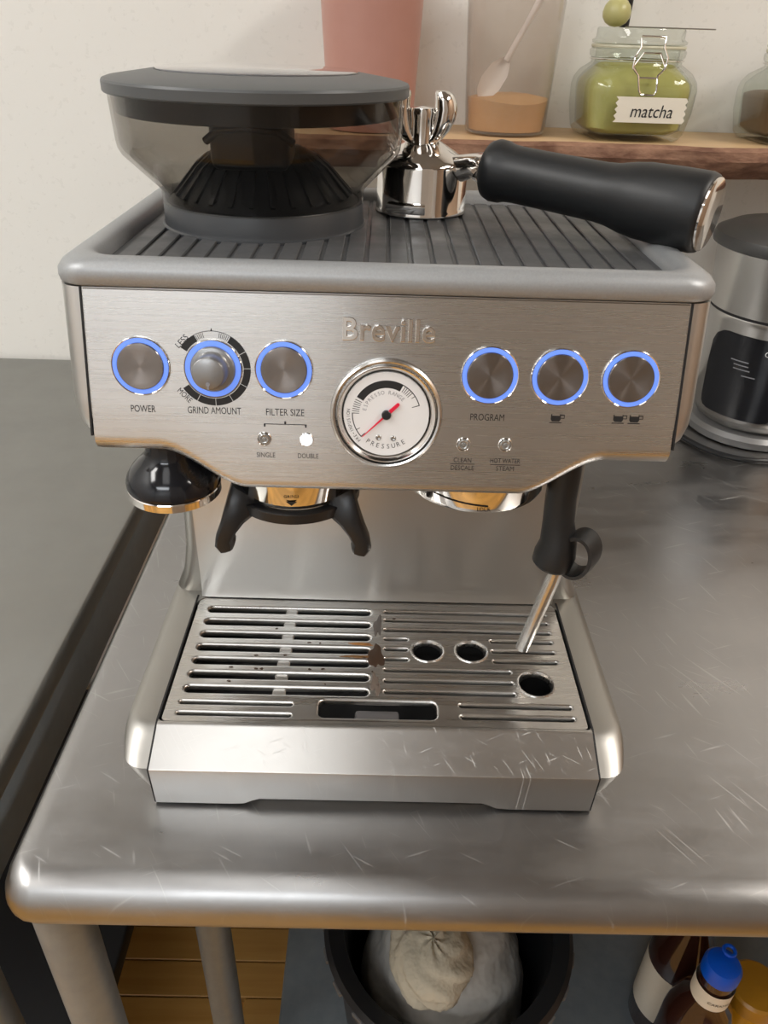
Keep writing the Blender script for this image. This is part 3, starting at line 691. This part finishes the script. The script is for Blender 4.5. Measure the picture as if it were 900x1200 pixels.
# ------------------------------------------------------------------ tamper
TX, TY = -.1225, .0705
T = thing('tamper', 'glossy black coffee tamper with steel foot hanging under the machine head at left', 'tamper', (TX, TY, .197))
mesh_obj('tamper_foot', *lathe([(.0001,.1970),(.0262,.1970),(.0270,.1976),(.0270,.2020),(.0266,.2026),(.0001,.2026)], 56, (TX, TY, 0)), M['chrome'], T, angle=30)
mesh_obj('tamper_handle', *lathe([(.0001,.2026),(.0262,.2026),(.0272,.2036),(.0272,.2065),(.0262,.2095),(.0230,.2145),(.0185,.2190),(.0150,.2225),(.0135,.2260),(.0135,.2335),(.0001,.2338)], 56, (TX, TY, 0)), M['black_gloss'], T)

# ------------------------------------------------------------------ portafilter lying upside down on the deck
PX, PY, PZ = .0220, .2320, .3276
PF = thing('portafilter', 'chrome portafilter with thick black handle lying upside down on the machine top', 'portafilter', (PX, PY, PZ))
mesh_obj('bowl', *lathe([(.0265,0),(.0300,0),(.0308,.0008),(.0306,.003),(.0300,.0045),(.0300,.0290),(.0293,.0315),(.0270,.0335),(.0200,.0380),(.0130,.0420),(.0095,.0440),(.0001,.0445)], 64, (PX, PY, PZ)), M['chrome'], PF, angle=50)
for a in (250, 70):
    L = []
    for k in range(9):
        an = math.radians(a - 22 + 44*k/8); c, s_ = math.cos(an), math.sin(an)
        L.append([Vector((PX + r*c, PY + r*s_, PZ + z_)) for r, z_ in ((.029,.0030),(.0345,.0035),(.0352,.0050),(.0348,.0085),(.0335,.0095),(.029,.0095))])
    mesh_obj('locking_lug', *loft(L), M['chrome'], PF)
SP = mesh_obj('spout', *lathe([(.0092,.0415),(.0085,.0430),(.0082,.0560),(.0088,.0600),(.0080,.0625),(.0001,.0635)], 28, (PX-.002, PY-.004, PZ)), M['chrome'], PF)
for s in (-1, 1):
    L = []
    for dz, dx, hx_, hy_ in ((.0425,.0045,.0050,.0070),(.0450,.0075,.0064,.0085),(.0500,.0105,.0078,.0095),(.0560,.0125,.0088,.0098),(.0620,.0132,.0090,.0095),(.0670,.0128,.0084,.0088),(.0705,.0118,.0074,.0078),(.0722,.0110,.0052,.0060)):
        c = Vector((PX-.002 + s*dx, PY-.004, PZ+dz))
        L.append([c + Vector((hx_*math.cos(2*PI*q/16)*(.60 if math.cos(2*PI*q/16)*s < 0 else 1), hy_*math.sin(2*PI*q/16), 0)) for q in range(16)])
    mesh_obj('spout_wing', *loft(L), M['chrome'], SP)
    V, F = lathe([(.0058,-.0002),(.0058,.0008),(.0044,.0012),(.0036,-.002)], 20)
hd0 = Vector((PX+.026, PY-.016, .3595)); hd1 = Vector((.1745, .1210, .3510)); ax = (hd1-hd0).normalized(); Lh = (hd1-hd0).length
def along(prof, n=40):
    return lathe(prof, n, hd0, axis=ax)
mesh_obj('neck', *tube([hd0 - ax*.006 + Vector((0,0,-.004)), hd0 + ax*.006, hd0 + ax*.014, hd0 + ax*.020], [.0085,.0072,.0095,.0145], 24), M['chrome'], PF)
h0 = .019
HD = mesh_obj('handle', *along([(.0001,h0),(.0150,h0),(.0170,h0+.0015),(.0182,h0+.005),(.0180,h0+.010),(.0168,h0+.014),(.0163,h0+.020),(.0162,.060),(.0164,.095),(.0170,.102),(.0192,.112),(.0204,.120),(.0212,.140),(.0214,Lh-.004),(.0205,Lh-.001),(.0192,Lh),(.0001,Lh)], 56), M['rubber'], PF, angle=45)
mesh_obj('end_cap', *along([(.0001,Lh-.001),(.0192,Lh-.001),(.0192,Lh+.0010),(.0182,Lh+.0016),(.0001,Lh+.0012)], 48), M['chrome'], HD)

# ------------------------------------------------------------------ wall shelf and what stands on it
SHZ = .3295
def shelf_mesh():
    rnd = random.Random(2); n = 90; xa, xb = -.13, 1.15
    L = []
    for i in range(n+1):
        x = xa + (xb-xa)*i/n
        j = .006*math.sin(i*.31) + .003*math.sin(i*.83+1) + rnd.uniform(-.0012,.0012)
        L.append([Vector((x, y_, z_)) for y_, z_ in ((WY-.001, SHZ-.034), (WY-.001, SHZ), (.622+j, SHZ), (.617+j+rnd.uniform(-.001,.001), SHZ-.004), (.616+j+rnd.uniform(-.002,.002), SHZ-.014), (.624+j+rnd.uniform(-.002,.002), SHZ-.026), (.632+j, SHZ-.034))])
    return loft(L)
SH = tag(mesh_obj('wall_shelf', *shelf_mesh(), M['wood_top'], angle=25), 'live-edge wooden wall shelf with bark front holding the jars', 'shelf')
SH.data.materials.append(M['bark'])
for p in SH.data.polygons:
    if p.center.y < .640 and p.center.z < SHZ-.001: p.material_index = 1
# pink cup
cx, cy = -.021, .690
o = mesh_obj('tumbler', *lathe([(.0001,.004),(.044,.004),(.0475,.001),(.0485,.003),(.0500,.015),(.0585,.165),(.0592,.168),(.0580,.169),(.0565,.165),(.048,.015),(.0001,.012)], 56, (cx, cy, SHZ)), M['pink'])
tag(o, 'tall dusty pink tumbler on the shelf behind the bean hopper', 'tumbler')
# milky container with tan powder and scoop
cx, cy = .1375, .688
o = mesh_obj('plastic_container', *lathe([(.0001,.0015),(.0440,.0015),(.0462,.003),(.0468,.006),(.0545,.150),(.0565,.1505),(.0565,.153),(.0535,.153),(.0455,.007),(.0430,.004),(.0001,.004)], 56, (cx, cy, SHZ)), M['frost'])
tag(o, 'translucent plastic tub part filled with tan powder on the shelf', 'container')
L = []
for r, z_ in ((.0424,.0050),(.0458,.036)):
    L.append([Vector((cx + r*math.cos(2*PI*k/40), cy + r*math.sin(2*PI*k/40), SHZ + z_ + (0 if z_ < .01 else .0025*math.sin(2*PI*k/40*2+1)))) for k in range(40)])
L.append([Vector((cx + .022*math.cos(2*PI*k/40), cy + .022*math.sin(2*PI*k/40), SHZ + .0415 + .001*math.sin(k))) for k in range(40)])
o = mesh_obj('powder', *loft(L), M['sugar'], angle=60); tag(o, 'tan powder heaped in the bottom of the translucent tub', 'powder', kind='stuff')
t = thing('scoop', 'pale plastic scoop standing slanted in the tan powder inside the tub', 'scoop', (cx-.02, cy-.012, SHZ+.04))
M['scoop'] = mat('pale_plastic', (.80,.74,.70), .4)
a0 = Vector((cx-.034, cy-.022, SHZ+.038)); a1 = Vector((cx-.006, cy-.018, SHZ+.078)); a2 = Vector((cx+.030, cy-.012, SHZ+.145))
L = []
d = (a1-a0).normalized(); sd = Vector((d.z, 0, -d.x))
for f_, w_ in ((0,.004),(.1,.009),(.35,.0125),(.7,.0115),(.92,.006),(1,.0035)):
    p = a0 + (a1-a0)*f_; L.append([p - sd*w_, p + Vector((0,.004,0)) - sd*w_*.5, p + Vector((0,.0055,0)), p + Vector((0,.004,0)) + sd*w_*.5, p + sd*w_, p + Vector((0,.003,0))+sd*w_*.5, p+Vector((0,.0042,0)), p+Vector((0,.003,0))-sd*w_*.5])
mesh_obj('scoop_bowl', *loft(L), M['scoop'], t)
mesh_obj('handle', *tube([a1 - d*.004, a1 + (a2-a1)*.5, a2], [.0032,.0030,.0042], 10), M['scoop'], t)

# clip-top jars
def sq(h, cr, z, c, chf=0): return [p for p in rrect(c[0]-h, c[0]+h, c[1]-h, c[1]+h, cr, z, 6)]
def clip_jar(c, label, powder_mat, fill, plabel, text=None):
    t = thing('clip_jar', label, 'jar', (c[0], c[1], SHZ), 'clip-top glass jars on the shelf')
    z = SHZ
    prof = [(.048,.022,.000),(.054,.024,.0025),(.0575,.025,.008),(.0615,.026,.030),(.0625,.027,.052),(.0610,.028,.060),(.0570,.032,.068),(.0520,.040,.073),(.0500,.0495,.076),(.0500,.0495,.080),(.0525,.052,.083),(.0530,.0525,.088),(.0500,.0495,.091)]
    inner = [(.046,.0455,.091),(.046,.0455,.075),(.052,.030,.066),(.0565,.025,.058),(.0570,.024,.050),(.0530,.022,.012),(.045,.02,.0065)]
    mesh_obj('glass_body', *loft([sq(h, min(cr, h-.0005), z+zz, c) for h, cr, zz in prof+inner]), M['glass'], t, angle=50)
    mesh_obj('seal', *lathe([(.046,.0905),(.0515,.0905),(.0520,.0918),(.0515,.0935),(.046,.0935)], 48, (c[0], c[1], z)), mat('clear_seal', (.62,.60,.45), .4), t)
    mesh_obj('glass_lid', *lathe([(.0001,.0940),(.0480,.0940),(.0515,.0950),(.0520,.0975),(.0490,.0990),(.0480,.1010),(.0480,.1080),(.0470,.1095),(.0001,.1095)], 48, (c[0], c[1], z)), M['glass'], t, angle=40)
    hy = c[1]-.0545
    W = tube([(c[0]-.013,hy+.002,z+.100),(c[0]-.0125,hy-.002,z+.092),(c[0]-.018,hy-.004,z+.083),(c[0]-.019,hy-.005,z+.073),(c[0]-.012,hy-.006,z+.066),(c[0]-.009,hy-.008,z+.052),(c[0]-.006,hy-.008,z+.048),(c[0]+.008,hy-.008,z+.048),(c[0]+.010,hy-.008,z+.052),(c[0]+.009,hy-.006,z+.066),(c[0]+.016,hy-.005,z+.073),(c[0]+.017,hy-.004,z+.083),(c[0]+.012,hy-.002,z+.092),(c[0]+.013,hy+.002,z+.102),(c[0]-.013,hy+.002,z+.102)], .0011, 8)
    W2 = tube([(c[0]-.018,hy-.004,z+.074),(c[0]-.010,hy-.006,z+.087),(c[0]+.008,hy-.006,z+.087),(c[0]+.016,hy-.004,z+.074),(c[0]+.008,hy-.006,z+.064),(c[0]-.010,hy-.006,z+.064),(c[0]-.018,hy-.004,z+.074)], .0010, 8)
    mesh_obj('wire_clip', *merge(W, W2), M['chrome'], t)
    mesh_obj('wire_band', *lathe([(.0515,.0795),(.0522,.0788),(.0528,.0795),(.0522,.0802),(.0515,.0795)], 48, (c[0], c[1], z)), M['chrome'], t)
    pp = [(.0435,.019,.0075),(.0515,.022,.013),(.0555,.024,.045),(.0555,.024,.052)] 
    pp = [q for q in pp if q[2] <= fill] + ([(.0545,.026,.058), (.049,.032,.066), (.044,.0435,.0735), (.040,.0395,.0755)] if fill > .06 else [(.055,.024,fill), (.050,.03,fill+.003)])
    o = mesh_obj('powder', *loft([sq(h, cr, z+zz, c) for h, cr, zz in pp]), powder_mat, angle=50)
    tag(o, plabel, 'powder', kind='stuff')
    if text:
        lw, lh = .041, .0125; ly = c[1]-.0632; zc = z+.0335; xc = c[0]+.010
        pts = []
        for k in range(9): pts.append((xc-lw + (.002 if k % 2 else -.001), zc + lh - 2*lh*k/8))
        for k in range(9): pts.append((xc+lw-.006 + (.0018 if k % 2 else -.0006), zc - lh + 2*lh*k/8))
        tp = [Vector((x, ly + abs(x-c[0])*0 - .0004, z_)) for x, z_ in pts]
        lb = mesh_obj('paper_label', *loft([tp, [p + Vector((0,.0009,0)) for p in tp]]), M['paper'], t, smooth=False)
        V, F = text_geo(text, .046, None, spacing=1.0, shear=.15)
        V = [Vector((v.x, v.y*1.1, 0)) for v in V]
        mesh_obj('lettering', [Vector((xc-.001+v.x, ly-.0008, zc-.001+v.y)) for v in V], F, M['ink'], lb, smooth=False)
    return t
JX, JY = .2795, .690
clip_jar((JX, JY), 'clip-top glass jar of green powder with a handwritten matcha label', M['matcha'], .066, 'green matcha powder filling the labelled clip-top jar', 'matcha')
clip_jar((.4800, .690), 'clip-top glass jar of brown powder at the right edge of the shelf', M['cocoa'], .048, 'dark brown powder in the jar at the right edge')
# things lying on the lid of the green jar
o = mesh_obj('wooden_ball', *lathe([(.0001,0),(.006,.0008),(.0115,.004),(.0148,.009),(.0155,.0140),(.0140,.020),(.0100,.0250),(.0050,.0275),(.0001,.028)], 28, (JX-.029, JY+.006, SHZ+.1097)), mat('pale_green_ball', (.50,.47,.20), .35))
tag(o, 'small pale olive ball resting on the lid of the matcha jar', 'ball')
o = mesh_obj('flat_spatula', *bevel_box(JX-.020, JX+.078, JY-.014, JY-.004, SHZ+.1097, SHZ+.1109, .0004, 1), M['steel_dark']); tag(o, 'thin flat metal strip lying across the matcha jar lid', 'spatula')
o = mesh_obj('black_rod', *tube([(JX-.0125, JY+.030, SHZ+.1097), (JX-.006, JY+.034, .66)], .0055, 14), M['black']); tag(o, 'thin black rod rising from the matcha jar lid behind the olive ball', 'rod')

# ------------------------------------------------------------------ steel kettle at the right
KX, KY = .484, .600
KS = .88
def kl(prof, n, c): return lathe([(r, z*KS) for r, z in prof], n, c)
K = thing('electric_kettle', 'stainless steel appliance with black lid and dark gauge window at the right', 'kettle', (KX, KY, 0))
mesh_obj('power_base', *kl([(.0001,0),(.076,0),(.080,.003),(.080,.012),(.075,.018),(.0001,.018)], 56, (KX, KY, 0)), mat('grey_base', (.25,.25,.25), .4, .6), K)
mesh_obj('body', *kl([(.0001,.0185),(.062,.0185),(.070,.026),(.0735,.040),(.0755,.060),(.0785,.110),(.0830,.170),(.0840,.176),(.0835,.178)], 72, (KX, KY, 0)), M['steel'], K)
mesh_obj('waist_groove', *kl([(.0820,.1775),(.0832,.1775),(.0832,.1812),(.0820,.1812)], 72, (KX, KY, 0)), M['void'], K)
mesh_obj('upper_body', *kl([(.0830,.1810),(.0845,.1820),(.0905,.245),(.0915,.262),(.0001,.262)], 72, (KX, KY, 0)), M['steel'], K)
mesh_obj('lid', *kl([(.0940,.2600),(.0975,.2620),(.0985,.2680),(.0960,.2760),(.0800,.2850),(.0400,.2900),(.0001,.2910)], 72, (KX, KY, 0)), mat('dark_grey_lid', (.06,.06,.058), .35), K)
def kr(z_):
    z_ = z_/KS
    return .0755 + (z_-.060)*(.0830-.0755)/.110
def kettle_patch(a0, a1, zs, off, cr=0, name='gauge_window', m=None, parent=None):
    L = []
    for z_, ta, tb in zs:
        L.append([Vector((KX + (kr(z_)+off)*math.cos(math.radians(a0+ta+(a1-a0-ta-tb)*k/16)), KY + (kr(z_)+off)*math.sin(math.radians(a0+ta+(a1-a0-ta-tb)*k/16)), z_)) for k in range(17)])
    V, F = loft(L, closed=False, cap0=False, cap1=False)
    return mesh_obj(name, V, F, m, parent)
KA0, KA1 = 188, 262
gw = kettle_patch(KA0, KA1, [(z_*KS, a_, b_) for z_, a_, b_ in [(.040,10,10),(.042,4,4),(.047,1,1),(.056,0,0),(.10,0,0),(.138,2,2),(.150,6,6),(.156,12,12),(.158,18,18)]], .0008, m=M['black_gloss'], parent=K)
def kettle_text(s, ang, z_, width, h):
    V, F = text_geo(s, width, h)
    r = kr(z_)+.0014
    return mesh_obj('lettering', [Vector((KX + r*math.cos(math.radians(ang)+v.x/r), KY + r*math.sin(math.radians(ang)+v.x/r), z_+v.y)) for v in V], F, M['white'], gw, smooth=False)
kettle_text('CHEF', 247, .124, .020, .0062)
for zz, a, wd in ((.109,222,.022),(.104,224,.018),(.099,225,.020),(.092,232,.016)):
    V, F = box(-wd/2, wd/2, -.0006, .0006, 0, .00001)
    r = kr(zz)+.0013; n = 8
    VV = []; 
    for k in range(n+1):
        an = math.radians(a) + (k/n-.5)*wd/r
        VV += [Vector((KX + r*math.cos(an), KY + r*math.sin(an), zz-.0007)), Vector((KX + r*math.cos(an), KY + r*math.sin(an), zz+.0007))]
    mesh_obj('scale_line', VV, [(2*i, 2*i+2, 2*i+3, 2*i+1) for i in range(n)], M['ink_grey'], gw, smooth=False)
o = mesh_obj('power_cord', *tube(bez((.380,.560,.0042), (.40,.50,.0042), (.450,.492,.0042), 12) + bez((.450,.492,.0042), (.52,.485,.0042), (.64,.56,.0042), 12)[1:], .0035, 10), M['black'])
tag(o, 'black power cord curving over the table in front of the steel kettle', 'cord')

# ------------------------------------------------------------------ things on the lower shelf
LZ = -.655
TBX, TBY = .090, .165
o = thing('round_tub', 'black round plastic tub with slotted rim on the lower shelf', 'tub', (TBX, TBY, LZ))
mesh_obj('tub_body', *lathe([(.0001,.001),(.105,.001),(.112,.012),(.128,.215),(.136,.220),(.140,.232),(.135,.238),(.118,.234),(.115,.220),(.100,.02),(.0001,.012)], 64, (TBX, TBY, LZ)), M['black'], o)
sl = None
for k in range(24):
    a = 2*PI*k/24
    V, F = bevel_box(.134, .1415, -.008, .008, .2235, .2305, .001, 1)
    if sl is None: sl = mesh_obj('rim_slot', V, F, mat('worn_grey_slot', (.12,.12,.12), .6), o, matrix=Matrix.Translation((TBX,TBY,LZ)) @ Matrix.Rotation(a, 4, 'Z'))
    else:
        q = bpy.data.objects.new('rim_slot', sl.data); COL.objects.link(q); q.matrix_basis = Matrix.Translation((TBX,TBY,LZ)) @ Matrix.Rotation(a, 4, 'Z'); attach(q, o)
def lump(c, rx, ry, rz, seed, amp, n=40, m_=24, freq=5):
    rnd = random.Random(seed); ph = [(rnd.uniform(1,freq), rnd.uniform(1,freq), rnd.uniform(0,6.28)) for _ in range(9)]
    L = []
    for i in range(m_+1):
        el = -PI/2*.35 + (PI/2*1.35 - .02)*i/m_
        lp = []
        for k in range(n):
            a = 2*PI*k/n
            d_ = 1 + amp*sum(abs(math.sin(round(p)*a + q*el*2 + s_)) - .6 for p, q, s_ in ph)/3
            lp.append(Vector((c[0] + rx*d_*math.cos(el)*math.cos(a), c[1] + ry*d_*math.cos(el)*math.sin(a), c[2] + rz*d_*math.sin(el))))
        L.append(lp)
    return loft(L)
o = mesh_obj('plastic_bag', *lump((TBX, TBY, LZ+.125), .096, .096, .115, 3, .07), M['bag'], angle=60); tag(o, 'crumpled white plastic bag stuffed into the black tub', 'bag')
o = mesh_obj('crumpled_cloth', *lump((TBX-.022, TBY-.045, LZ+.250), .042, .052, .030, 9, .16), M['cloth'], angle=60); tag(o, 'larger crumpled cream cloth lying on top of the white bag', 'cloth')
o = mesh_obj('crumpled_cloth', *lump((TBX-.016, TBY+.048, LZ+.256), .026, .026, .020, 21, .18), M['cloth'], angle=60); tag(o, 'smaller wad of cream cloth just under the table edge on the white bag', 'cloth')
def bottle(c, label, capm, lab_text, prof, label_z, lean=0, neck_lab=None, glass='syrup'):
    t = thing('syrup_bottle', label, 'bottle', (c[0], c[1], LZ), 'syrup bottles on the lower shelf')
    mesh_obj('glass_body', *lathe(prof, 40, (c[0], c[1], LZ)), M[glass], t)
    top = prof[-1][1]; rn = prof[-1][0]
    if capm:
        mesh_obj('cap', *lathe([(rn+.0015, top-.012),(rn+.003, top-.010),(rn+.003, top+.004),(rn+.001, top+.007),(.0001, top+.008)], 32, (c[0], c[1], LZ)), capm, t)
    z0, z1, r = label_z
    L = [[Vector((c[0] + rr*math.cos(2*PI*k/40), c[1] + rr*math.sin(2*PI*k/40), LZ+z_)) for k in range(40)] for rr, z_ in ((r+.0006, z0), (r+.0006, z1))]
    lb = mesh_obj('paper_label', *loft(L, cap0=False, cap1=False), M['paper'], t)
    V, F = text_geo(lab_text, min(.05, r*1.3), None)
    rr = r+.0012
    mesh_obj('lettering', [Vector((c[0] + rr*math.cos(-PI/2+.0+v.x/rr), c[1] + rr*math.sin(-PI/2+v.x/rr), LZ+(z0+z1)/2+v.y)) for v in V], F, M['ink'], lb, smooth=False)
    return t
bp = [(.0001,.001),(.036,.001),(.038,.004),(.038,.150),(.036,.165),(.024,.195),(.0165,.215),(.0155,.222),(.0155,.228)]
bottle((.384, .182), 'dark syrup bottle with pale cap and white label behind the blue-capped one', mat('cream_cap', (.75,.68,.60), .4), 'Vanilla', bp, (.04,.135,.038))
b = bottle((.362, .094), 'dark syrup bottle with a bright blue pouring cap and caramel neck label', None, 'CARAMEL', [(.0001,.001),(.034,.001),(.036,.004),(.036,.180),(.034,.195),(.026,.222),(.0190,.235),(.0180,.262),(.0165,.284)], (.236,.262,.0192))
bc = mesh_obj('pour_cap', *lathe([(.0175,.274),(.0190,.276),(.0190,.289),(.0160,.2940),(.0080,.297),(.0001,.2975)], 32, (.362, .094, LZ)), M['blue_cap'], b)
L = []
for k in range(17):
    a = 2*PI*k/16; c = Vector((.362+.008, .094+.010, LZ+.2985)); nv = Vector((math.cos(a), math.sin(a), 0)); ctr = c + nv*.0055
    L.append([ctr + nv*(.002*math.cos(q)) + Vector((0,0,.002*math.sin(q)+.0)) for q in (0, PI/3, 2*PI/3, PI, 4*PI/3, 5*PI/3)])
mesh_obj('cap_ring', *loft(L, cap0=False, cap1=False), M['blue_cap'], bc)
o = thing('honey_jar', 'round amber jar at the lower right corner beside the blue-capped bottle', 'jar', (.432, .118, LZ))
mesh_obj('glass_body', *lathe([(.0001,.001),(.028,.001),(.031,.006),(.032,.03),(.032,.15),(.030,.175),(.026,.185)], 40, (.432, .118, LZ)), M['amber'], o)
mesh_obj('lid', *lathe([(.0265,.180),(.030,.181),(.030,.200),(.027,.203),(.0001,.204)], 40, (.432, .118, LZ)), mat('amber_lid', (.42,.20,.015), .3), o)
